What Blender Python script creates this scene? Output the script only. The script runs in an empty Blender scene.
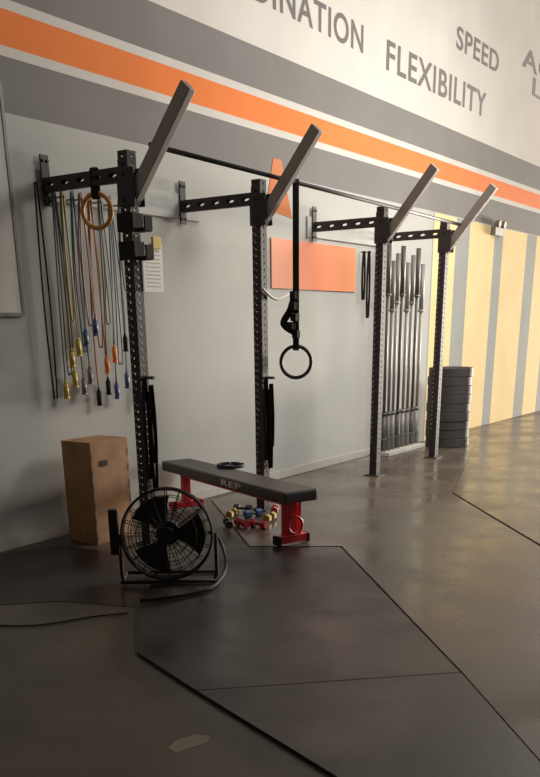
import bpy, bmesh, math, random
from mathutils import Vector, Matrix
random.seed(7)
S=bpy.context.scene
COL=S.collection
# ---------------------------------------------------------------- camera
F,PIT,YAW,ROLL,CX,CY=850.83,0.34868,0.96573,-0.011938,271.36,634.5
CAMLOC=Vector((0,-5.3604,1.6205))
fw=Vector((math.sin(YAW)*math.cos(PIT),math.cos(YAW)*math.cos(PIT),-math.sin(PIT)))
r0=Vector((math.cos(YAW),-math.sin(YAW),0)); u0=r0.cross(fw)
rr=r0*math.cos(ROLL)+u0*math.sin(ROLL); uu=-r0*math.sin(ROLL)+u0*math.cos(ROLL)
cd=bpy.data.cameras.new("camera"); co=bpy.data.objects.new("camera",cd); COL.objects.link(co)
cd.sensor_fit='HORIZONTAL'; cd.sensor_width=36; cd.lens=F*36/540
cd.shift_x=(270-CX)/540; cd.shift_y=(CY-388.5)/540
M=Matrix((( rr.x,uu.x,-fw.x,0),(rr.y,uu.y,-fw.y,0),(rr.z,uu.z,-fw.z,0),(0,0,0,1)))
co.matrix_world=Matrix.Translation(CAMLOC)@M
S.camera=co
def on(px,py,ax,val):
    d=fw*F+rr*(px-CX)+uu*(CY-py); t=(val-CAMLOC[ax])/d[ax]
    return CAMLOC+d*t
def wl(px,py,y=0.0): return on(px,py,1,y)
def fl(px,py,z=0.0): return on(px,py,2,z)
def pr(P):
    d=Vector(P)-CAMLOC;z=d.dot(fw);return (CX+F*d.dot(rr)/z,CY-F*d.dot(uu)/z)
def zat(x,y,py):
    a,b_=-1.0,6.0
    for _ in range(50):
        m_=(a+b_)/2
        if pr((x,y,m_))[1]>py:a=m_
        else:b_=m_
    return a
def ppm(P): 
    P=Vector(P);h_=Vector((math.cos(YAW),-math.sin(YAW),0))*0.1
    return abs(pr(P+h_)[0]-pr(P-h_)[0])/0.2
# ---------------------------------------------------------------- materials
def lin(c):
    return tuple(((v/255)/12.92 if v/255<=0.04045 else ((v/255+0.055)/1.055)**2.4) for v in c)+(1,)
def mat(name,c,rough=0.6,metal=0.0,var=0.12,scale=8.0,bump=0.0,spec=0.5,rvar=None):
    m=bpy.data.materials.new(name); m.use_nodes=True; nt=m.node_tree; b=nt.nodes["Principled BSDF"]
    b.inputs["Roughness"].default_value=rough; b.inputs["Metallic"].default_value=metal
    b.inputs["Specular IOR Level"].default_value=spec
    tc=nt.nodes.new("ShaderNodeTexCoord"); n=nt.nodes.new("ShaderNodeTexNoise"); n.inputs["Scale"].default_value=scale; n.inputs["Detail"].default_value=4
    nt.links.new(tc.outputs["Object"],n.inputs["Vector"])
    mx=nt.nodes.new("ShaderNodeMix"); mx.data_type='RGBA'
    l=lin(c); mx.inputs[6].default_value=tuple(v*(1-var) for v in l[:3])+(1,); mx.inputs[7].default_value=tuple(min(1,v*(1+var)) for v in l[:3])+(1,)
    nt.links.new(n.outputs["Fac"],mx.inputs[0]); nt.links.new(mx.outputs[2],b.inputs["Base Color"])
    if rvar:
        mr=nt.nodes.new("ShaderNodeMapRange");mr.inputs[1].default_value=0.4;mr.inputs[2].default_value=0.62;mr.inputs[3].default_value=rvar[0];mr.inputs[4].default_value=rvar[1]
        n3=nt.nodes.new("ShaderNodeTexNoise");n3.inputs["Scale"].default_value=1.6;n3.inputs["Detail"].default_value=6
        nt.links.new(tc.outputs["Object"],n3.inputs["Vector"]);nt.links.new(n3.outputs["Fac"],mr.inputs[0]);nt.links.new(mr.outputs[0],b.inputs["Roughness"])
    if bump:
        bp=nt.nodes.new("ShaderNodeBump"); bp.inputs["Strength"].default_value=bump; bp.inputs["Distance"].default_value=0.01
        n2=nt.nodes.new("ShaderNodeTexNoise"); n2.inputs["Scale"].default_value=scale*12
        nt.links.new(tc.outputs["Object"],n2.inputs["Vector"]); nt.links.new(n2.outputs["Fac"],bp.inputs["Height"]); nt.links.new(bp.outputs["Normal"],b.inputs["Normal"])
    return m
BLK=mat("black_powder_coat",(54,49,47),0.6,0.0,spec=0.3)
BLK2=mat("black_nylon",(44,40,39),0.85,spec=0.15)
GRYST=mat("lit_steel_face",(150,142,134),0.5,0.2)  # lighter than the black uprights: light caught by the tilted arms, put into colour
STEEL=mat("brushed_steel",(140,136,129),0.5,0.2)
CHAR=mat("dark_bar_steel",(84,80,76),0.5,0.3)
RED=mat("red_powder_coat",(212,44,52),0.4)
VINYL=mat("charcoal_vinyl",(64,57,55),0.5,bump=0.1)
RUBB=mat("bumper_rubber",(56,51,49),0.7)
PLY=mat("weathered_plywood",(158,114,76),0.75,var=0.6,scale=7)
PLYE=mat("plywood_edge",(116,84,58),0.7,var=0.3,scale=20)
HOLE=mat("dark_recess",(50,36,28),0.9)
WOODR=mat("birch_wood",(212,142,54),0.5)
ORG=mat("orange_cloth",(240,138,78),0.8)
YEL=mat("yellow_plastic",(200,168,62),0.5)
DYEL=mat("worn_yellow_vinyl",(160,134,56),0.6)
DRED=mat("worn_red_vinyl",(160,46,48),0.6)
YELC=mat("faded_yellow_pvc",(154,136,74),0.6)
BLUE=mat("blue_plastic",(58,86,136),0.5)
TEAL=mat("muted_teal_pvc",(86,118,120),0.6)
PINK=mat("faded_pink_pvc",(142,102,96),0.6)
ORGC=mat("faded_orange_pvc",(180,108,60),0.6)
GREY=mat("grey_plastic",(116,113,109),0.5)
WHT=mat("white_plastic",(215,210,200),0.5)
PAPER=mat("paper",(248,246,238),0.8,var=0.02)
NOTE=mat("yellow_note_paper",(232,208,120),0.8)
LETT=mat("dark_grey_paint",(92,86,84),0.8,var=0.05)
INKG=mat("grey_print",(180,176,170),0.7)
LBL=mat("pale_label",(140,134,126),0.7)
BOARDG=mat("painted_lumber",(174,173,167),0.7)
GLASSL=mat("lamp_lens",(120,110,92),0.7)
BEIGE=mat("beige_plastic",(120,111,95),0.7)
# ---------------------------------------------------------------- mesh helpers
B=bmesh.new
def box(bm,c,s,rot=None,bev=0.0):
    m=Matrix.Translation(Vector(c))@(rot.to_4x4() if rot else Matrix())@Matrix.Diagonal((s[0],s[1],s[2],1))
    r=bmesh.ops.create_cube(bm,size=1,matrix=m)
    if bev:
        es=set(e for v in r['verts'] for e in v.link_edges)
        bmesh.ops.bevel(bm,geom=list(es),offset=bev,segments=2,affect='EDGES',profile=0.5)
def cyl(bm,p1,p2,r1,r2=None,seg=16):
    p1=Vector(p1);p2=Vector(p2);d=p2-p1
    q=d.to_track_quat('Z','Y').to_matrix().to_4x4()
    bmesh.ops.create_cone(bm,cap_ends=True,segments=seg,radius1=r1,radius2=r1 if r2 is None else r2,depth=d.length,matrix=Matrix.Translation((p1+p2)/2)@q)
def tube(bm,pts,r,seg=8,closed=False,flat=None):
    pts=[Vector(p) for p in pts];n=len(pts);rings=[];prev=None
    for i,p in enumerate(pts):
        if closed: t=(pts[(i+1)%n]-pts[i-1])
        else: t=pts[min(i+1,n-1)]-pts[max(i-1,0)]
        t=t.normalized() if t.length>1e-9 else Vector((0,0,1))
        if prev is None:
            a=Vector((0,0,1)) if abs(t.z)<0.9 else Vector((1,0,0))
            if flat: a=Vector(flat[1])
            nn=(a-t*a.dot(t)).normalized()
        else: nn=(prev-t*prev.dot(t)).normalized()
        prev=nn; b=t.cross(nn); ring=[]
        for k in range(seg):
            a=2*math.pi*k/seg
            if flat: off=nn*math.cos(a)*flat[0]+b*math.sin(a)*r
            else: off=(nn*math.cos(a)+b*math.sin(a))*r
            ring.append(bm.verts.new(p+off))
        rings.append(ring)
    m=n if closed else n-1
    for i in range(m):
        A=rings[i];B_=rings[(i+1)%n]
        for k in range(seg):
            bm.faces.new((A[k],A[(k+1)%seg],B_[(k+1)%seg],B_[k]))
    if not closed:
        bm.faces.new(rings[0][::-1]); bm.faces.new(rings[-1])
def smoothpath(pts,sub=6):
    pts=[Vector(p) for p in pts];o=[];n=len(pts)
    for i in range(n-1):
        p0=pts[max(i-1,0)];p1=pts[i];p2=pts[i+1];p3=pts[min(i+2,n-1)]
        for k in range(sub):
            t=k/sub
            o.append(0.5*((2*p1)+(p2-p0)*t+(2*p0-5*p1+4*p2-p3)*t*t+(3*p1-p0-3*p2+p3)*t**3))
    o.append(pts[-1]);return o
def circ(c,nrm,R,n=32,a0=0,a1=2*math.pi):
    c=Vector(c);nrm=Vector(nrm).normalized()
    a=Vector((0,0,1)) if abs(nrm.z)<0.9 else Vector((1,0,0))
    u=(a-nrm*a.dot(nrm)).normalized();v=nrm.cross(u)
    full=abs(a1-a0-2*math.pi)<1e-6
    k=n if full else n+1
    return [c+(u*math.cos(a0+(a1-a0)*i/n)+v*math.sin(a0+(a1-a0)*i/n))*R for i in range(k)]
def plate(bm,o,ux,uz,w,pitch,cnt,hw,hh):
    o=Vector(o);ux=Vector(ux);uz=Vector(uz)
    dirs=[(1,0),(1,1),(0,1),(-1,1),(-1,0),(-1,-1),(0,-1),(1,-1)]
    for i in range(cnt):
        c=o+uz*(pitch*(i+.5))
        out=[bm.verts.new(c+ux*(d[0]*w/2)+uz*(d[1]*pitch/2)) for d in dirs]
        k=0.72
        inn=[bm.verts.new(c+ux*(d[0]*hw*(k if d[1] else 1))+uz*(d[1]*hh*(k if d[0] else 1))) for d in dirs]
        for j in range(8):
            bm.faces.new((out[j],out[(j+1)%8],inn[(j+1)%8],inn[j]))
def second(bm,start):
    bm.faces.ensure_lookup_table()
    for f_ in bm.faces[start:]:f_.material_index=1
def obj(name,bm,m,parent=None,smooth=False,loc=None,label=None,weld=False,m2=None):
    if weld: bmesh.ops.remove_doubles(bm,verts=bm.verts,dist=1e-5)
    bmesh.ops.recalc_face_normals(bm,faces=bm.faces)
    me=bpy.data.meshes.new(name)
    if loc is not None: bmesh.ops.translate(bm,verts=bm.verts,vec=-Vector(loc))
    bm.to_mesh(me);bm.free()
    for f in me.polygons: f.use_smooth=smooth
    me.materials.append(m)
    if m2:me.materials.append(m2)
    o=bpy.data.objects.new(name,me);COL.objects.link(o)
    if loc is not None:o.location=loc
    if parent is not None:
        o.parent=parent; o.matrix_parent_inverse=Matrix.Translation(-Vector(parent.location)) if parent.type=='EMPTY' else Matrix()
    if label:o["label"]=label
    return o
def root(name,loc,label,cat,group=None):
    e=bpy.data.objects.new(name,None);COL.objects.link(e);e.location=loc;e.empty_display_size=0.1
    e["label"]=label;e["category"]=cat
    if group:e["group"]=group
    return e
def tag(o,label,cat,group=None,kind=None):
    o["label"]=label;o["category"]=cat
    if group:o["group"]=group
    if kind:o["kind"]=kind
    return o
def copypart(src,dx,par):
    k=src.copy();COL.objects.link(k);k.parent=par;k.matrix_parent_inverse=src.matrix_parent_inverse.copy();k.location=Vector(src.location)+Vector((dx,0,0))
    return k
# ---------------------------------------------------------------- wall
def ramp(nt,src,stops,interp='CONSTANT'):
    r=nt.nodes.new("ShaderNodeValToRGB");r.color_ramp.interpolation=interp
    e=r.color_ramp.elements
    while len(e)>1:e.remove(e[-1])
    e[0].position=stops[0][0];e[0].color=stops[0][1]
    for p,c in stops[1:]:
        q=e.new(p);q.color=c
    nt.links.new(src,r.inputs[0]);return r
ZY,ZB,ZO0,ZO1,ZT,ZG=3.0193,3.365,3.4157,3.640,3.69,4.0588
wm=bpy.data.materials.new("striped_wall_paint");wm.use_nodes=True;nt=wm.node_tree;b=nt.nodes["Principled BSDF"]
b.inputs["Roughness"].default_value=0.9;b.inputs["Specular IOR Level"].default_value=0.06
g=nt.nodes.new("ShaderNodeNewGeometry");sx=nt.nodes.new("ShaderNodeSeparateXYZ");nt.links.new(g.outputs["Position"],sx.inputs[0])
def div(s,v):
    n=nt.nodes.new("ShaderNodeMath");n.operation='DIVIDE';n.inputs[1].default_value=v;nt.links.new(s,n.inputs[0]);return n.outputs[0]
zz=div(sx.outputs["Z"],8.0);xx=div(sx.outputs["X"],32.0)
LG=lin((186,185,179));DG=lin((128,125,122));WH=lin((214,209,201));OR=lin((240,130,70));YW=lin((244,216,156));SG=lin((156,159,154))
rz=ramp(nt,zz,[(0,LG),(ZY/8,DG),(ZB/8,WH),(ZO0/8,OR),(ZO1/8,WH),(ZT/8,DG),(ZG/8,WH)])
X_=lambda px:wl(px,300).x
ex=[(X_(430),X_(449)),(X_(465.5),X_(488)),(X_(498),X_(520)),(X_(530.5),X_(545)),(X_(553),X_(563))]
st=[(0,SG)]
for a,c in ex: st+=[(a/32,YW),(c/32,SG)]
rx=ramp(nt,xx,st)
m1=nt.nodes.new("ShaderNodeMath");m1.operation='GREATER_THAN';m1.inputs[1].default_value=ex[0][0]-0.02;nt.links.new(sx.outputs["X"],m1.inputs[0])
m2=nt.nodes.new("ShaderNodeMath");m2.operation='LESS_THAN';m2.inputs[1].default_value=ZY;nt.links.new(sx.outputs["Z"],m2.inputs[0])
m3=nt.nodes.new("ShaderNodeMath");m3.operation='MULTIPLY';nt.links.new(m1.outputs[0],m3.inputs[0]);nt.links.new(m2.outputs[0],m3.inputs[1])
mx=nt.nodes.new("ShaderNodeMix");mx.data_type='RGBA';nt.links.new(m3.outputs[0],mx.inputs[0]);nt.links.new(rz.outputs[0],mx.inputs[6]);nt.links.new(rx.outputs[0],mx.inputs[7])
nz=nt.nodes.new("ShaderNodeTexNoise");nz.inputs["Scale"].default_value=1.3;nz.inputs["Detail"].default_value=5;nt.links.new(g.outputs["Position"],nz.inputs["Vector"])
rn=ramp(nt,nz.outputs["Fac"],[(0.3,(0.88,0.88,0.88,1)),(0.7,(1,1,1,1))],'LINEAR')
mu=nt.nodes.new("ShaderNodeMix");mu.data_type='RGBA';mu.blend_type='MULTIPLY';mu.inputs[0].default_value=1;nt.links.new(mx.outputs[2],mu.inputs[6]);nt.links.new(rn.outputs[0],mu.inputs[7])
nt.links.new(mu.outputs[2],b.inputs["Base Color"])
bm=B();box(bm,(12,0.1,3.5),(28,0.2,7));w=obj("wall_back",bm,wm);w["kind"]="structure"
# ---------------------------------------------------------------- floor
fm=bpy.data.materials.new("worn_floor");fm.use_nodes=True;nt=fm.node_tree;b=nt.nodes["Principled BSDF"]
g=nt.nodes.new("ShaderNodeNewGeometry");n1=nt.nodes.new("ShaderNodeTexNoise");n1.inputs["Scale"].default_value=0.9;n1.inputs["Detail"].default_value=6;n1.inputs["Roughness"].default_value=0.6
nt.links.new(g.outputs["Position"],n1.inputs["Vector"])
r1=ramp(nt,n1.outputs["Fac"],[(0.35,lin((56,50,42))),(0.65,lin((82,74,61)))],'LINEAR')
nt.links.new(r1.outputs[0],b.inputs["Base Color"])
r2=ramp(nt,n1.outputs["Fac"],[(0.4,(0.48,)*3+(1,)),(0.62,(0.36,)*3+(1,))],'LINEAR');nt.links.new(r2.outputs[0],b.inputs["Roughness"])
bm=B();box(bm,(12,-5,-0.05),(28,10,0.1));f=obj("floor",bm,fm);f["kind"]="structure"
xe=wl(372,452).x
bm=B();box(bm,((xe+3.5)/2,-0.008,0.045),(xe-3.5,0.016,0.09),bev=0.003);o=obj("baseboard_back",bm,mat("baseboard_paint",(180,175,165),0.5));o["kind"]="structure"
# ---------------------------------------------------------------- rubber mats
MATM=mat("black_rubber_mat",(28,23,21),0.36,var=0.7,scale=1.6,bump=0.05,rvar=(0.3,0.52),spec=0.4)
ZM=0.012
def slab(name,pix,z0,z1,m,label,cat,group=None):
    pts=[tuple(fl(x,y,z1)[:2]) for x,y in pix];pts=[(p[0],min(p[1],-0.02)) for p in pts]
    bm=B();c=sum((Vector((p[0],p[1],0)) for p in pts),Vector())/len(pts)
    lo=[bm.verts.new((p[0],p[1],z0)) for p in pts];hi=[bm.verts.new((p[0],p[1],z1)) for p in pts];n=len(pts)
    bm.faces.new(hi);bm.faces.new(lo[::-1])
    for i in range(n):bm.faces.new((lo[i],lo[(i+1)%n],hi[(i+1)%n],hi[i]))
    o=obj(name,bm,m,loc=c);tag(o,label,cat,group);return o
slab("rubber_mat",[(137,608),(137,652),(196,690),(460,672),(340,547),(250,547),(165,560)],0.0,0.018,MATM,"large black rubber floor mat beside the bench and fan","mat","rubber floor mats")
slab("rubber_mat",[(197,690.6),(330,772),(420,830),(600,830),(461,672.6)],0.0,0.018,MATM,"black rubber floor mat with a worn straight edge","mat","rubber floor mats")
slab("rubber_mat",[(136,607),(163,559),(60,545),(-60,545),(-60,608),(60,601)],0.0,0.003,MATM,"thin black rubber floor mat in front of the plywood box","mat","rubber floor mats")
BRM=mat("brown_rubber_mat",(82,72,62),0.27,var=1.0,scale=1.1,rvar=(0.2,0.36))
slab("rubber_mat",[(462,671.6),(602,830),(720,760),(540,546.5),(452,493.6),(470,424),(300,475),(212,500),(250,546),(342,546)],0.0,ZM,BRM,"worn brown rubber flooring with damp patches beneath the rig","mat","rubber floor mats")
slab("rubber_mat",[(541.5,545),(700,640),(700,396),(541,414),(470.2,424),(453,492.4)],0.0,ZM,BRM,"worn brown rubber flooring by the striped wall","mat","rubber floor mats")
slab("floor_stain",[(168,748),(176,740),(196,734),(210,736),(208,742),(190,748),(176,753)],0.0,0.001,mat("pale_residue",(128,116,98),0.7),"pale dried paint splotch on the concrete floor","stain")
# ---------------------------------------------------------------- rig
PX=[4.8591,6.4177,8.6105,10.19];D=0.84858;PH=2.74;AZ=2.6066;PW=0.088
RC=(PX[0],-D,0)
rig=root("power_rig",RC,"black steel wall-mounted pull-up rig with four uprights","power rig")
bm=B();N=50;Z0=0.012;pit=(PH-Z0)/N
h=PW/2
for (ox,oy,ux) in [(0,-h,(1,0,0)),(0,h,(1,0,0)),(-h,0,(0,1,0)),(h,0,(0,1,0))]:
    plate(bm,(PX[0]+ox,-D+oy,Z0),ux,(0,0,1),PW,pit,N,0.010,0.010)
box(bm,(PX[0],-D,PH+0.002),(PW,PW,0.004));box(bm,(PX[0],-D,Z0+0.006),(0.17,0.17,0.012))
bmesh.ops.remove_doubles(bm,verts=bm.verts,dist=1e-5)
s0=len(bm.faces)
for i in range(6,44):
    box(bm,(PX[0]-0.028,-D-h-0.001,pit*(i+1)-0.003),(0.018,0.002,0.014))
    box(bm,(PX[0]-h-0.001,-D+0.028,pit*(i+1)-0.003),(0.002,0.018,0.014))
second(bm,s0)
up=obj("upright",bm,BLK,rig,m2=LBL)
for x in PX[1:]:copypart(up,x-PX[0],rig)
bm=B();L=D-h-0.012;n=5
for s in(-1,1):
    plate(bm,(PX[0]+s*0.025,-0.012,AZ),(0,0,1),(0,-1,0),0.09,L/n,n,0.014,0.042)
    box(bm,(PX[0],-0.012-L/2,AZ+s*0.045),(0.05,L,0.004))
box(bm,(PX[0],-D+h+0.004,AZ),(0.08,0.008,0.17))
arm=obj("crossmember",bm,BLK,rig,weld=True)
bm=B();box(bm,(PX[0],-0.031,AZ+0.03),(0.08,0.014,0.34),bev=0.003)
for z in(-0.1,0.16):
    for x in(-0.02,0.02):cyl(bm,(PX[0]+x,-0.036,AZ+z),(PX[0]+x,-0.052,AZ+z),0.011,seg=6)
wp=obj("mounting_plate",bm,BLK,rig)
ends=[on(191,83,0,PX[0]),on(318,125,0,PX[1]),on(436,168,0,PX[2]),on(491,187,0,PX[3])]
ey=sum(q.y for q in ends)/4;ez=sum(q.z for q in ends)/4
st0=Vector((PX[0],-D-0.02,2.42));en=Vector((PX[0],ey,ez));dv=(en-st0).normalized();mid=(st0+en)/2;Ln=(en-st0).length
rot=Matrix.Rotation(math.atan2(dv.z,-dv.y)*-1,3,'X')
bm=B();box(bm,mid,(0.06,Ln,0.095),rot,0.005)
aa=obj("angled_arm",bm,GRYST,rig,label="steel angled arm in a grey lightened to look lit")
bm=B()
for s in(-1,1):box(bm,(PX[0]+s*(h+0.004),-D-0.02,2.52),(0.008,0.16,0.24),bev=0.002)
for z in(2.44,2.60):cyl(bm,(PX[0]-h-0.02,-D,z),(PX[0]+h+0.02,-D,z),0.012,seg=6)
gp=obj("gusset_plate",bm,BLK,rig)
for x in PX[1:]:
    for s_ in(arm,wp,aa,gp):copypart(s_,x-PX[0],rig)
BY=-D-0.19;b0=on(172,150,1,BY).z;b1=on(443,221,1,BY).z
bm=B();cyl(bm,(PX[0]+0.03,BY,b0),(PX[3]+0.03,BY,b1),0.017)
obj("pull_up_bar",bm,BLK,rig,smooth=True)
for x0,x1 in((PX[0]+0.05,PX[1]+0.25),(PX[2]-0.12,PX[3]+0.3)):
    bm=B();box(bm,((x0+x1)/2,-0.012,AZ+0.0),(x1-x0,0.024,0.2),bev=0.004)
    obj("stringer",bm,BOARDG,rig,label="grey painted lumber stringer bolted to the wall")
for z in(2.3,2.12):
    bm=B()
    box(bm,(PX[0],-D-0.06,z),(0.1,0.03,0.12),bev=0.006);box(bm,(PX[0],-D-0.11,z-0.05),(0.08,0.1,0.025),bev=0.004);box(bm,(PX[0],-D-0.16,z-0.01),(0.08,0.015,0.09),bev=0.004)
    box(bm,(PX[0]-0.06,-D-0.01,z),(0.025,0.15,0.12),bev=0.004)
    obj("j_cup",bm,BLK2,rig)
# ---------------------------------------------------------------- chart on post
yc=-D-h-0.012
p0=on(153,268,1,yc);e=root("paper_chart",(p0.x,yc,p0.z-0.14),"small pale printed chart clipped to the rig upright","chart")
bm=B();box(bm,(p0.x,yc,p0.z),(0.21,0.004,0.32));s0=len(bm.faces)
for i in range(10):box(bm,(p0.x,yc-0.003,p0.z+0.11-i*0.026),(0.15,0.002,0.006))
second(bm,s0);obj("sheet",bm,PAPER,e,m2=INKG)
p0=on(156,243,1,yc-0.01);bm=B();box(bm,(p0.x,yc-0.012,p0.z),(0.09,0.02,0.08),bev=0.005);obj("note",bm,NOTE,e,label="small yellowish note")
# ---------------------------------------------------------------- gymnastic rings
cdir=Vector((-0.82,-0.57,0)).normalized()
def gym_ring(c,top,mring,label,nrm,R=0.115,group="gymnastic rings"):
    e=root("gymnastic_ring",c,label,"gymnastic ring",group)
    bm=B();tube(bm,circ(c,nrm,R,40),0.016,10,True);obj("ring",bm,mring,e,smooth=True)
    bm=B();nv=Vector(nrm).normalized();sd=Vector((0,0,1)).cross(nv)
    c=Vector(c);ct=c+Vector((0,0,R));top=Vector(top)
    loop=[ct-nv*0.022+Vector((0,0,-0.02)),ct-nv*0.022+Vector((0,0,0.05)),top-nv*0.022]+[top+nv*0.022*-math.cos(t)+Vector((0,0,0.022*math.sin(t))) for t in[.5,1.1,1.6,2.1,2.7]]+[top+nv*0.022,ct+nv*0.022+Vector((0,0,0.05)),ct+nv*0.022+Vector((0,0,-0.02)),ct+Vector((0,0,-0.035))]
    tube(bm,loop,0.003,6,True,flat=(0.027,sd))
    obj("strap",bm,BLK2,e)
    return e,c,ct,nv,sd
c=on(296,362,1,BY);tz=b0+(b1-b0)*(c.x-PX[0])/(PX[3]-PX[0]);top=Vector((c.x,BY,tz+0.003))
e,c,ct,nv,sd=gym_ring(c,top,BLK,"black gymnastic ring hanging from the pull-up bar",cdir,15/ppm(c))
for dz,dx,sc_ in((0.10,0.0,1.0),(0.17,-0.04,1.5),(0.24,-0.01,1.3),(0.33,-0.02,1.3),(0.42,-0.02,1.0)):
    bm=B();box(bm,ct+Vector((0,0,dz))+sd*dx+nv*0.03,(0.055*sc_,0.055,0.065),bev=0.006);obj("buckle",bm,BLK2,e)
bm=B();tube(bm,smoothpath([ct+Vector((0,0,0.46))+nv*0.03,ct+Vector((0,0,0.30))-sd*0.05+nv*0.03,ct+Vector((0,0,0.19))-sd*0.11+nv*0.03,ct+Vector((0,0,0.12))-sd*0.02+nv*0.03]),0.004,6,flat=(0.03,sd))
obj("strap_tail",bm,BLK2,e)
c=on(97,211,0,PX[0]);top=Vector((PX[0],c.y,AZ+0.047))
gym_ring(c,top,WOODR,"orange-yellow gymnastic ring hung close under the rig crossmember",(-0.93,-0.36,0),15.5/ppm(c))
# ---------------------------------------------------------------- orange pennant / white cord / sign
YP=-D+0.15
p=[on(x,y,1,YP) for x,y in((273,158),(281,160),(292,219),(277,213),(264,219))]
bm=B();pc=sum(p,Vector())/5
fr=[bm.verts.new(v+Vector((0,-0.004,0))) for v in p];bk=[bm.verts.new(v+Vector((0,0.004,0))) for v in p]
bm.faces.new(fr);bm.faces.new(bk[::-1])
for i in range(5):bm.faces.new((fr[i],fr[(i+1)%5],bk[(i+1)%5],bk[i]))
o=obj("cloth_pennant",bm,ORG,loc=pc);tag(o,"bright orange cloth pennant hung on the rig crossmember","pennant")
a0=wl(270,240);a1=wl(355,243)
zt=wl(312,243).z;zb=wl(312,290).z
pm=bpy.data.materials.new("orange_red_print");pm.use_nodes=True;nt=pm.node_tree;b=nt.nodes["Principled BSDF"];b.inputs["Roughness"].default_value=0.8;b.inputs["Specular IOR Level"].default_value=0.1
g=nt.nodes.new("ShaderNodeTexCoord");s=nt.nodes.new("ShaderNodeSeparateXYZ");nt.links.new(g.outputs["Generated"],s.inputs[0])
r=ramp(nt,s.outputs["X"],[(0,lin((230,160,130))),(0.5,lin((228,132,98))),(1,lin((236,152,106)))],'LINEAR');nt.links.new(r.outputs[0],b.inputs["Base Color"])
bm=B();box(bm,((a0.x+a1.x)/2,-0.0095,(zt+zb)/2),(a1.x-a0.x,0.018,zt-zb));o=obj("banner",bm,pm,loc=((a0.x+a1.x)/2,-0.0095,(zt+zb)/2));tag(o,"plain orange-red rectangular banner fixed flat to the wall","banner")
q0=on(262,288,1,-D-0.06);q1=on(276,299,1,-D-0.06);q2=on(294,290,1,-D-0.06)
bm=B();tube(bm,smoothpath([q0,q1,q2]),0.012,8);o=obj("white_cord",bm,WHT,smooth=True,loc=q0);tag(o,"short white cord drooping from the rig upright","cord")
a1=wl(11,200);zt=wl(5,85).z;zb=wl(5,316).z
e=root("whiteboard",(a1.x-0.5,0,zb),"pale framed whiteboard mounted on the grey wall","whiteboard")
bm=B();box(bm,(a1.x-0.5,-0.014,(zt+zb)/2),(0.96,0.012,zt-zb-0.04));obj("panel",bm,mat("whiteboard_panel",(208,201,190),0.6),e)
bm=B()
for x in(a1.x-0.99,a1.x-0.01):box(bm,(x,-0.012,(zt+zb)/2),(0.025,0.028,zt-zb))
for z in(zt-0.01,zb+0.01):box(bm,(a1.x-0.5,-0.012,z),(0.96,0.028,0.025))
obj("frame",bm,GREY,e)
# ---------------------------------------------------------------- jump ropes
za=wl(90,203,-0.03).z;xa=wl(48,203,-0.03).x;xb=wl(133,203,-0.03).x
rk=root("rope_rack",((xa+xb)/2,0,za),"slim wall rail with pegs holding jump ropes","rack")
bm=B();box(bm,((xa+xb)/2,-0.012,za),(xb-xa,0.026,0.05),bev=0.003);obj("rail",bm,BOARDG,rk)
R_=[(54,398,GREY,YEL),(62,366,YELC,YEL),(72,394,TEAL,GREY),(80,345,PINK,BLUE),(89,405,ORGC,BLK2),(99,372,GREY,ORG),(109,398,TEAL,BLUE),(119,350,GREY,BLK2),(129,404,BLK2,BLK2)]
names={id(GREY):"grey",id(TEAL):"teal",id(YEL):"yellow",id(YELC):"faded yellow",id(BLK2):"black",id(PINK):"faded pink",id(ORG):"orange",id(ORGC):"orange",id(BLUE):"blue"}
for i,(px,py,mc,mh) in enumerate(R_):
    yo=-0.07-0.04*(i%2)
    p=wl(px,203,yo);zb=wl(px,py,yo).z;x=p.x;z=za+0.012
    bm=B();cyl(bm,(x,-0.02,za),(x,yo-0.03,za),0.006,seg=8);obj("peg",bm,CHAR,rk)
    e=root("jump_rope",(x,yo,z),names[id(mc)]+" jump rope with "+names[id(mh)]+" handles hung on the wall rail","jump rope","jump ropes on the wall rail")
    def arc(xc,w,zc):return[(xc-w,yo,zc-0.01),(xc,yo,zc+0.002),(xc+w,yo,zc-0.01)]
    w1=0.03+random.random()*0.05;zl=zb+0.12+random.random()*0.4;wb=random.uniform(-.02,.02)
    pts=[(x-w1,yo,zb+0.12),(x-w1*0.9+wb,yo,(zb+z)/2)]+arc(x,0.012,z)+[(x+w1*0.6-wb,yo-0.01,(zl+z)/2),(x+w1*0.5,yo-0.01,zl+0.04),(x+0.005,yo-0.012,zl),(x-w1*0.4,yo-0.01,zl+0.04),(x-w1*0.4+wb,yo-0.01,(zl+z)/2)]+[(x-0.01,yo-0.012,z-0.01),(x,yo-0.012,z+0.004),(x+0.01,yo-0.012,z-0.01)]+[(x+w1+wb,yo-0.012,(zb+z)/2),(x+w1,yo-0.012,zb+0.2)]
    bm=B();tube(bm,smoothpath(pts,5),0.006,6);obj("cable",bm,mc,e,smooth=True)
    for xx_,zz_,yy_ in((x-w1,zb+0.13,yo),(x+w1,zb+0.21,yo-0.012)):
        bm=B()
        cyl(bm,(xx_,yy_,zz_),(xx_,yy_,zz_-0.03),0.007,0.014,10);cyl(bm,(xx_,yy_,zz_-0.03),(xx_,yy_,zz_-0.13),0.021,0.019,10);cyl(bm,(xx_,yy_,zz_-0.13),(xx_,yy_,zz_-0.145),0.023,seg=10)
        obj("handle",bm,mh,e,smooth=True)
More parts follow.
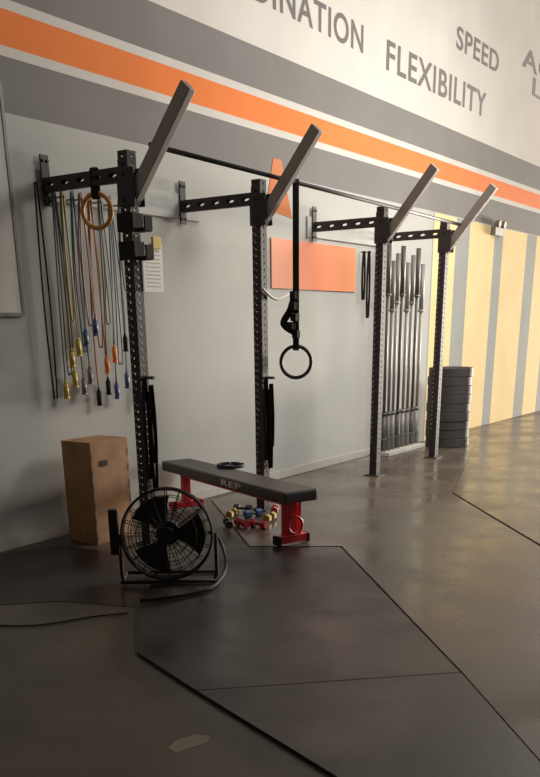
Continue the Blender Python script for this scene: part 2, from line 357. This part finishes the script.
# ---------------------------------------------------------------- resistance bands
def band(x,y,zt,zb,w,m,label,spread=0.03,group="resistance bands on the rig"):
    bm=B();n=14;pts=[]
    for i in range(n+1):
        t=i/n;pts.append((x-spread*math.sin(t*math.pi*0.9)-0.008,y,zt+(zb-zt)*t))
    for i in range(n+1):
        t=1-i/n;pts.append((x+spread*math.sin(t*math.pi*0.9)+0.008,y-0.004,zt+(zb-zt)*t+0.004))
    tube(bm,pts,0.004,6,True,flat=(w/2,(0,1,0)))
    o=obj("resistance_band",bm,m,loc=(x,y,zt));tag(o,label,"resistance band",group);return o
LB_="black looped resistance band hanging down the rig upright"
z1=zat(PX[1],-D,378);z2=zat(PX[1],-D,468);z3=zat(PX[0],-D,378);z4=zat(PX[0],-D,488)
for k_,(X__,za_,zb_) in enumerate(((PX[1],z1,z2),(PX[0],z3,z4))):
    for dx,dy,a_,c_ in((-0.030,-0.064,0,.08),(0.03,-0.064,-.1,0),(-0.004,-0.104,-.05,.2)):
        band(X__+dx,-D+dy,za_+a_,zb_+c_,0.034,BLK2,LB_,0.014)
    bm=B();zz_=za_+0.004;cyl(bm,(X__,-D-h+0.02,zz_),(X__,-D-0.14,zz_),0.012,seg=12);obj("storage_peg",bm,CHAR,rig)
band(wl(37,200,-0.09).x,-0.09,AZ+0.0,wl(45,400,-0.09).z,0.02,BLK2,"long black resistance band hanging down the wall",0.02)  # dark strip added in place of the first upright's cast shadow
for pxx,pb in((364,300),(369,318)):
    xq=wl(pxx,250,-0.06).x;zq=wl(pxx,252,-0.06).z
    bm=B();cyl(bm,(xq,-0.02,zq),(xq,-0.09,zq),0.007,seg=8);o=obj("band_hook",bm,CHAR,loc=(xq,-0.02,zq));tag(o,"small dark steel wall hook holding a band","hook","small wall hooks")
    band(xq,-0.06,zq+0.008,wl(pxx,pb,-0.06).z,0.03,BLK2,"short black resistance band hung on the wall by the barbells",0.02,"bands hung on wall hooks")
# ---------------------------------------------------------------- plyo box
nc=fl(98,545);bx0,by0=nc.x,nc.y;by1=by0+(-0.09-by0)*0.78;bx1=on(134,540,1,by0).x;bh=zat(bx0,by0,443)
e=root("plyo_box",((bx0+bx1)/2,(by0+by1)/2,0),"weathered plywood plyometric jump box standing near the wall","plyo box")
bm=B();t=0.018
box(bm,((bx0+bx1)/2,by0+t/2,bh/2),(bx1-bx0,t,bh),bev=0.002)
box(bm,((bx0+bx1)/2,by1-t/2,bh/2),(bx1-bx0,t,bh),bev=0.002)
box(bm,(bx0+t/2,(by0+by1)/2,bh/2),(t,by1-by0-2*t,bh-0.002),bev=0.002)
box(bm,(bx1-t/2,(by0+by1)/2,bh/2),(t,by1-by0-2*t,bh-0.002),bev=0.002)
box(bm,((bx0+bx1)/2,(by0+by1)/2,bh-t/2-0.003),(bx1-bx0-2*t,by1-by0-2*t,t))
s0=len(bm.faces)
for z in range(6):
    for x in(bx0+0.009,bx1-0.009):box(bm,(x,by0-0.0005,0.06+z*0.125),(0.016,0.002,0.06))
second(bm,s0);obj("panel",bm,PLY,e,m2=PLYE)
bm=B();xm=bx0+0.1;zz_=bh-0.17
cyl(bm,(xm,by0-0.002,zz_),(xm,by0+0.002,zz_),0.024,seg=24);cyl(bm,(xm+0.05,by0-0.002,zz_),(xm+0.05,by0+0.002,zz_),0.024,seg=24);box(bm,(xm+0.025,by0+0.0,zz_),(0.05,0.0042,0.048));obj("hand_hole",bm,HOLE,e)
# ---------------------------------------------------------------- bench
ZBn=0.45
NR=on(285,493,2,ZBn);FR=on(313,485,2,ZBn);LL=on(161,461,2,ZBn)
ax=(LL-NR).normalized();sx_=Vector((ax.y,-ax.x,0));LB=(LL-NR).length
if (FR-NR).dot(sx_)<0:sx_=-sx_
BW=0.31
E0=NR+sx_*BW/2;E0.z=0
ang=math.atan2(ax.y,ax.x);RZ=Matrix.Rotation(ang,3,'Z')
def bp(a_,s_,z):return E0+ax*a_+sx_*s_+Vector((0,0,z))
e=root("weight_bench",bp(LB/2,0,0),"flat charcoal padded bench on a red steel frame","bench")
bm=B();box(bm,bp(LB/2,0,0.405),(LB,BW,0.09),RZ,0.018);pad=obj("pad",bm,VINYL,e)
bm=B();G=0.019;box(bm,bp(LB/2,0,0.335),(LB*0.86,0.07,0.05),RZ,0.004)
box(bm,bp(0.14,0,0.2),(0.06,0.07,0.27),RZ,0.004);box(bm,bp(LB-0.17,0,0.2),(0.07,0.07,0.27),RZ,0.004)
box(bm,bp(0.14,0,0.06),(0.08,0.26,0.06),RZ,0.006);box(bm,bp(LB-0.17,0,0.06),(0.08,0.34,0.06),RZ,0.006)
for s_ in(-0.07,0.07):box(bm,bp(0.14,s_,0.2),(0.045,0.02,0.27),RZ,0.003)
obj("frame",bm,RED,e)
bm=B();tube(bm,circ(bp(0.085,0.0,0.17),ax,0.065,24),0.011,8,True);obj("carry_handle",bm,RED,e,smooth=True)
for s_ in(-0.135,0.135):
    for a_ in(0.14,LB-0.17):
        zf=G if a_<1 else 0.012
        bm=B();box(bm,bp(a_,s_,(zf+0.09)/2),(0.09,0.025,0.09-zf),RZ,0.004);obj("rubber_foot",bm,BLK2,e)
def text(txt,m,height,width,fn,name,parent=None,depth=0.004,bold=0.0,sp=1.0):
    cu=bpy.data.curves.new(name,'FONT');cu.body=txt;cu.size=1;cu.extrude=0.0;cu.offset=bold;cu.space_character=sp
    to=bpy.data.objects.new("tmp_text",cu);COL.objects.link(to);bpy.context.view_layer.update()
    dg=bpy.context.evaluated_depsgraph_get();me=bpy.data.meshes.new_from_object(to.evaluated_get(dg));bpy.data.objects.remove(to)
    xs=[v.co.x for v in me.vertices];ys=[v.co.y for v in me.vertices];x0,x1,y0,y1=min(xs),max(xs),min(ys),max(ys)
    bm=B();bm.from_mesh(me)
    r_=bmesh.ops.extrude_face_region(bm,geom=bm.faces[:])
    ev=set(v for v in r_['geom'] if isinstance(v,bmesh.types.BMVert))
    for v in bm.verts:
        a_=(v.co.x-x0)/(x1-x0)*width;b_=(v.co.y-y0)/(y1-y0)*height
        v.co=fn(a_,b_,depth if v in ev else 0.0)
    return obj(name,bm,m,parent)
tx=text("REP",WHT,0.05,0.30,lambda a_,b_,d_:bp(LB*0.46-a_,-(BW/2+0.001+d_*0.3),0.38+b_),"lettering",bold=0.02,sp=1.1)
tx.parent=pad;tx.matrix_parent_inverse=Matrix();tx["label"]="pale grey printed letters"
c0=fl(231,466,0.46)
e=root("lifting_belt",(c0.x,c0.y,0.45),"coiled dark navy lifting belt lying on the bench","belt")
bm=B();pts=[]
for i in range(70):
    t=i/69*4.2*math.pi;r_=0.12-0.004*i/10;pts.append(Vector((c0.x+math.cos(t)*r_*1.0,c0.y+math.sin(t)*r_*1.1,0.465)))
tube(bm,pts,0.004,6,False,flat=(0.014,(0,0,1)));obj("strap",bm,mat("navy_nylon",(44,46,62),0.8),e)
bm=B();box(bm,pts[-1]+Vector((-0.0,0,0.0)),(0.03,0.01,0.03),bev=0.003);obj("buckle",bm,STEEL,e)
# ---------------------------------------------------------------- small dumbbells
cols=[("yellow",DYEL),("red",DRED),("blue",BLUE),("black",BLK),("yellow",DYEL),("red",DRED),("red",DRED),("black",BLK)]
pos=[(232,517,.3),(242,527,1.2),(253,517,-.4),(228,527,.8),(270,521,.2),(259,528,1.5),(275,513,.5),(243,512,1.9)]
for (cn,m),(px,py,an) in zip(cols,pos):
    c0=fl(px,py,ZM);dx=Vector((math.cos(an),math.sin(an),0))*0.062
    e=root("dumbbell",(c0.x,c0.y,ZM),"small "+cn+" hex dumbbell lying on the floor by the bench","dumbbell","small dumbbells by the bench")
    z=Vector((0,0,0.035))
    for s_ in(-1,1):
        bm=B();cyl(bm,c0+z+dx*s_*0.5,c0+z+dx*s_*1.35,0.035,seg=6);obj("head",bm,m,e)
    bm=B();cyl(bm,c0+z-dx*0.6,c0+z+dx*0.6,0.014,seg=12);obj("grip",bm,CHAR,e,smooth=True)
# ---------------------------------------------------------------- fan
fc=fl(170,583,0.0);fc.z=0;zc=zat(fc.x,fc.y,534);cc=fc+Vector((0,0,zc));RF=45/ppm(cc)
fn=Vector((-0.80,-0.58,0.1)).normalized()
k_=RF/0.285
fs=Vector((0,0,1)).cross(fn).normalized();fu=fn.cross(fs)
e=root("floor_fan",fc,"round black wire-cage floor fan on a tubular stand","fan")
bm=B()
for R,off in((0.285,0.05),(0.285,-0.05),(0.285,0.0)):tube(bm,circ(cc+fn*off,fn,R*k_,40),0.008,6,True)
for s_ in(1,-1):
    for R,off in((0.24,0.065),(0.19,0.075),(0.14,0.083),(0.09,0.088)):tube(bm,circ(cc+fn*off*s_,fn,R*k_,32),0.003,5,True)
    for i in range(20):
        a_=2*math.pi*i/20;d_=(fs*math.cos(a_)+fu*math.sin(a_))*k_
        tube(bm,[cc+d_*0.05+fn*0.09*s_,cc+d_*0.15+fn*0.082*s_,cc+d_*0.23+fn*0.068*s_,cc+d_*0.285+fn*0.05*s_],0.003,5)
for i in range(12):
    a_=2*math.pi*i/12;d_=(fs*math.cos(a_)+fu*math.sin(a_))*k_;tube(bm,[cc+d_*0.285+fn*0.05,cc+d_*0.285-fn*0.05],0.005,5)
FB=mat("fan_black_enamel",(38,34,33),0.8,spec=0.15)
obj("cage",bm,FB,e,smooth=True)
bm=B();cyl(bm,cc-fn*0.16,cc-fn*0.03,0.08,seg=24);cyl(bm,cc-fn*0.19,cc-fn*0.16,0.055,0.08,24);obj("motor",bm,FB,e)
bm=B();cyl(bm,cc+fn*0.092,cc+fn*0.098,0.055,seg=24);obj("badge",bm,FB,e)
bm=B();cyl(bm,cc-fn*0.03,cc+fn*0.03,0.045,seg=20);obj("hub",bm,FB,e)
for k in range(3):
    bm=B();a0_=2*math.pi*k/3;vs=[]
    for i in range(5):
        rr_=(0.035+0.205*i/4)*k_
        for j in range(5):
            a_=a0_+(j/4-0.5)*(0.9+0.3*i/4)
            d_=fs*math.cos(a_)+fu*math.sin(a_);vs.append(bm.verts.new(cc+d_*rr_+fn*(0.05*(j/4-0.5))))
    for i in range(4):
        for j in range(4):bm.faces.new((vs[i*5+j],vs[i*5+j+1],vs[(i+1)*5+j+1],vs[(i+1)*5+j]))
    obj("blade",bm,FB,e)
bm=B();z0=0.032
up3=Vector((0,0,1));fh=Vector((fn.x,fn.y,0)).normalized();SW=RF+0.02
for s_ in(-1,1):
    tube(bm,[cc+fs*SW*s_,fc+fs*SW*s_+up3*0.06,fc+fs*(SW-.01)*s_+up3*z0],0.012,8)
    tube(bm,[fc+fs*(SW-.01)*s_+up3*z0-fh*0.16,fc+fs*(SW-.01)*s_+up3*z0+fh*0.08],0.012,8)
for q in(-0.16,0.08):tube(bm,[fc-fs*SW+up3*z0+fh*q,fc+fs*SW+up3*z0+fh*q],0.012,8)
obj("stand",bm,FB,e,smooth=True)
bm=B();box(bm,cc-fs*(SW+.03)+up3*0.02,(0.06,0.06,0.3),Matrix.Rotation(math.atan2(fs.y,fs.x),3,'Z'),0.006);obj("control_box",bm,FB,e)
def fz(px,py,z=0.031):return fl(px,py,z)
bm=B();tube(bm,smoothpath([fz(209,532,0.2),fz(220,541,0.12),fz(226,566),fz(215,585),fz(190,594),fz(160,598),fz(140,600)]),0.011,8)
o=obj("cable_loop",bm,FB,smooth=True,loc=fz(190,594));tag(o,"thick black cable looping over the rubber mat by the fan","cable")
bm=B();tube(bm,smoothpath([fz(128,613,0.009),fz(90,617,0.007),fz(55,623,0.007),fz(20,626,0.007),fz(-30,624,0.007)]),0.005,8)
o=obj("floor_cable",bm,FB,smooth=True,loc=fz(55,624,0.007));tag(o,"thin black power cord trailing across the concrete floor","cable")
# ---------------------------------------------------------------- barbells
yb=-0.2;BX0=on(383,440,1,yb).x;BX1=on(415,440,1,yb).x
fr_=[0,0.13,0.26,0.40,0.56,0.70,0.85,1.0]
bxs=[BX0+(BX1-BX0)*q_ for q_ in fr_];TZ=zat(bxs[3],yb,246)
e=root("barbell_holder",((BX0+BX1)/2,yb,ZM),"low pale steel vertical barbell storage base on the floor","barbell storage")
bm=B();box(bm,((BX0+BX1)/2,yb,0.036),(BX1-BX0+0.12,0.26,0.048),bev=0.005);obj("base",bm,WHT,e)
for x in bxs:
    bm=B()
    for zz_ in(0.07,0.22):tube(bm,circ((x,yb,zz_),(0,0,1),0.04,20),0.006,6,True)
    for a_ in range(4):
        d_=Vector((math.cos(a_*math.pi/2+.7),math.sin(a_*math.pi/2+.7),0))*0.04;cyl(bm,Vector((x,yb,0.06))+d_,Vector((x,yb,0.22))+d_,0.005,seg=6)
    obj("socket",bm,GREY,e)
def barbell(x,m,m2,label,T):
    e=root("barbell",(x,yb,0.06),label,"barbell","barbells in the upright storage")
    bm=B();cyl(bm,(x,yb,0.3),(x,yb,T-0.3),0.02,seg=12);obj("shaft",bm,m,e,smooth=True)
    for z0_,z1_,zc in((0.062,0.52,0.52),(T-.55,T,T-.58)):
        bm=B();cyl(bm,(x,yb,z0_),(x,yb,z1_),0.03,seg=16);cyl(bm,(x,yb,zc),(x,yb,zc+0.03),0.042,seg=16)
        obj("sleeve",bm,m2,e,smooth=True)
kinds=[1,2,0,1,0,2,1,0]
for i,x in enumerate(bxs):
    k=kinds[i];barbell(x,(STEEL,CHAR,GREY)[k],(STEEL,CHAR,GREY)[k],("bright","dark","grey")[k]+" steel barbell standing upright in the storage base",TZ-0.09*((i*2)%3))
# ---------------------------------------------------------------- bumper plate stack
q=fl(447,448);R=21.5/ppm(q);hd=Vector((q.x-CAMLOC.x,q.y-CAMLOC.y,0)).normalized();sc=q+hd*R;sc.z=ZM
sc.x-=0.08;sc.y-=0.02
ht=(zat(q.x,q.y,368)-ZM)/9
for i in range(9):
    z0=i*ht
    prof=[(0.026,0.012),(0.06,0.012),(0.075,0.02),(R-.075,0.02),(R-.06,0.006),(R-.01,0.0),(R,0.007),(R,ht-0.007),(R-.01,ht-0.0005),(R-.06,ht-0.006),(R-.075,ht-0.02),(0.075,ht-0.02),(0.06,ht-0.012),(0.026,ht-0.012)]
    bm=B();rings=[]
    off=Vector((random.uniform(-.01,.01),random.uniform(-.01,.01),z0))
    for r_,z_ in prof:rings.append([bm.verts.new(sc+off+Vector((r_*math.cos(2*math.pi*k/40),r_*math.sin(2*math.pi*k/40),z_))) for k in range(40)])
    for j in range(len(rings)):
        A_=rings[j];B_=rings[(j+1)%len(rings)]
        for k in range(40):bm.faces.new((A_[k],A_[(k+1)%40],B_[(k+1)%40],B_[k]))
    o=obj("bumper_plate",bm,RUBB,loc=sc+off);tag(o,"black rubber bumper plate lying flat in a tall stack","weight plate","stacked bumper plates")
# ---------------------------------------------------------------- emergency light
c0=wl(495,230)
e=root("emergency_light",(c0.x,0,c0.z),"small dull beige twin-head emergency light on the striped wall","emergency light")
bm=B();box(bm,(c0.x,-0.038,c0.z-0.02),(0.36,0.08,0.13),bev=0.01);obj("housing",bm,BEIGE,e)
for s_ in(-1,1):
    bm=B();cyl(bm,(c0.x+s_*0.11,-0.05,c0.z+0.08),(c0.x+s_*0.11,-0.12,c0.z+0.07),0.05,seg=20);obj("lamp_head",bm,GLASSL,e)
# ---------------------------------------------------------------- wall lettering
def wtext2(txt,x0,x1,z,hgt):
    o=text(txt,LETT,hgt,x1-x0,lambda a_,b_,d_:Vector((x0+a_,-0.0005-d_,z+b_)),"painted_lettering",depth=0.002,bold=0.016,sp=1.1)
    tag(o,"dark grey painted wall lettering reading "+txt,"wall lettering","painted words high on the wall")
b1_=wl(363,54);wN=b1_.x-wl(284,22).x
wtext2("COORDINATION",b1_.x-wN*2.15,b1_.x,b1_.z,wl(363,25).z-b1_.z)
b2=wl(485,118);wtext2("FLEXIBILITY",wl(386,72).x,b2.x,b2.z,wl(485,93).z-b2.z)
b3=wl(498,74);wtext2("SPEED",wl(456,50).x,b3.x,b3.z,wl(498,52).z-b3.z)
b4=wl(522,66);wtext2("AGILITY",b4.x,b4.x+3.9,b4.z,wl(522,44).z-b4.z)
b5=wl(532,95);wtext2("L",b5.x,b5.x+0.45,b5.z,wl(532,76).z-b5.z)
# ---------------------------------------------------------------- lights
wd=bpy.data.worlds.new("world");S.world=wd;wd.use_nodes=True;bg=wd.node_tree.nodes["Background"];bg.inputs[0].default_value=(1.0,0.95,0.88,1);bg.inputs[1].default_value=0.075
def area(name,loc,tgt,size,sy,en,col,spread=180):
    l=bpy.data.lights.new(name,'AREA');l.shape='RECTANGLE';l.size=size;l.size_y=sy;l.energy=en;l.color=col;l.spread=math.radians(spread)
    o=bpy.data.objects.new(name,l);COL.objects.link(o);o.location=loc;o.rotation_euler=(Vector(tgt)-Vector(loc)).to_track_quat('-Z','Y').to_euler();return o
area("doorway_light",(34,-4.0,2.0),(9,-1.5,1.0),5,3.0,13500,(1,0.89,0.76))
area("fill_light",(10.2,-4.2,4.6),(9.8,0,1.2),4.0,1.5,165,(1,0.95,0.88),125)  # added fill aimed at the wall so brightness drops off to the left
area("ceiling_light",(9.8,-2.6,6.8),(9.8,-0.3,3.6),8,0.5,80,(1,0.95,0.88),150)
try:
    S.view_settings.view_transform='Standard';S.view_settings.gamma=1.1
except Exception as ex_:print(ex_)
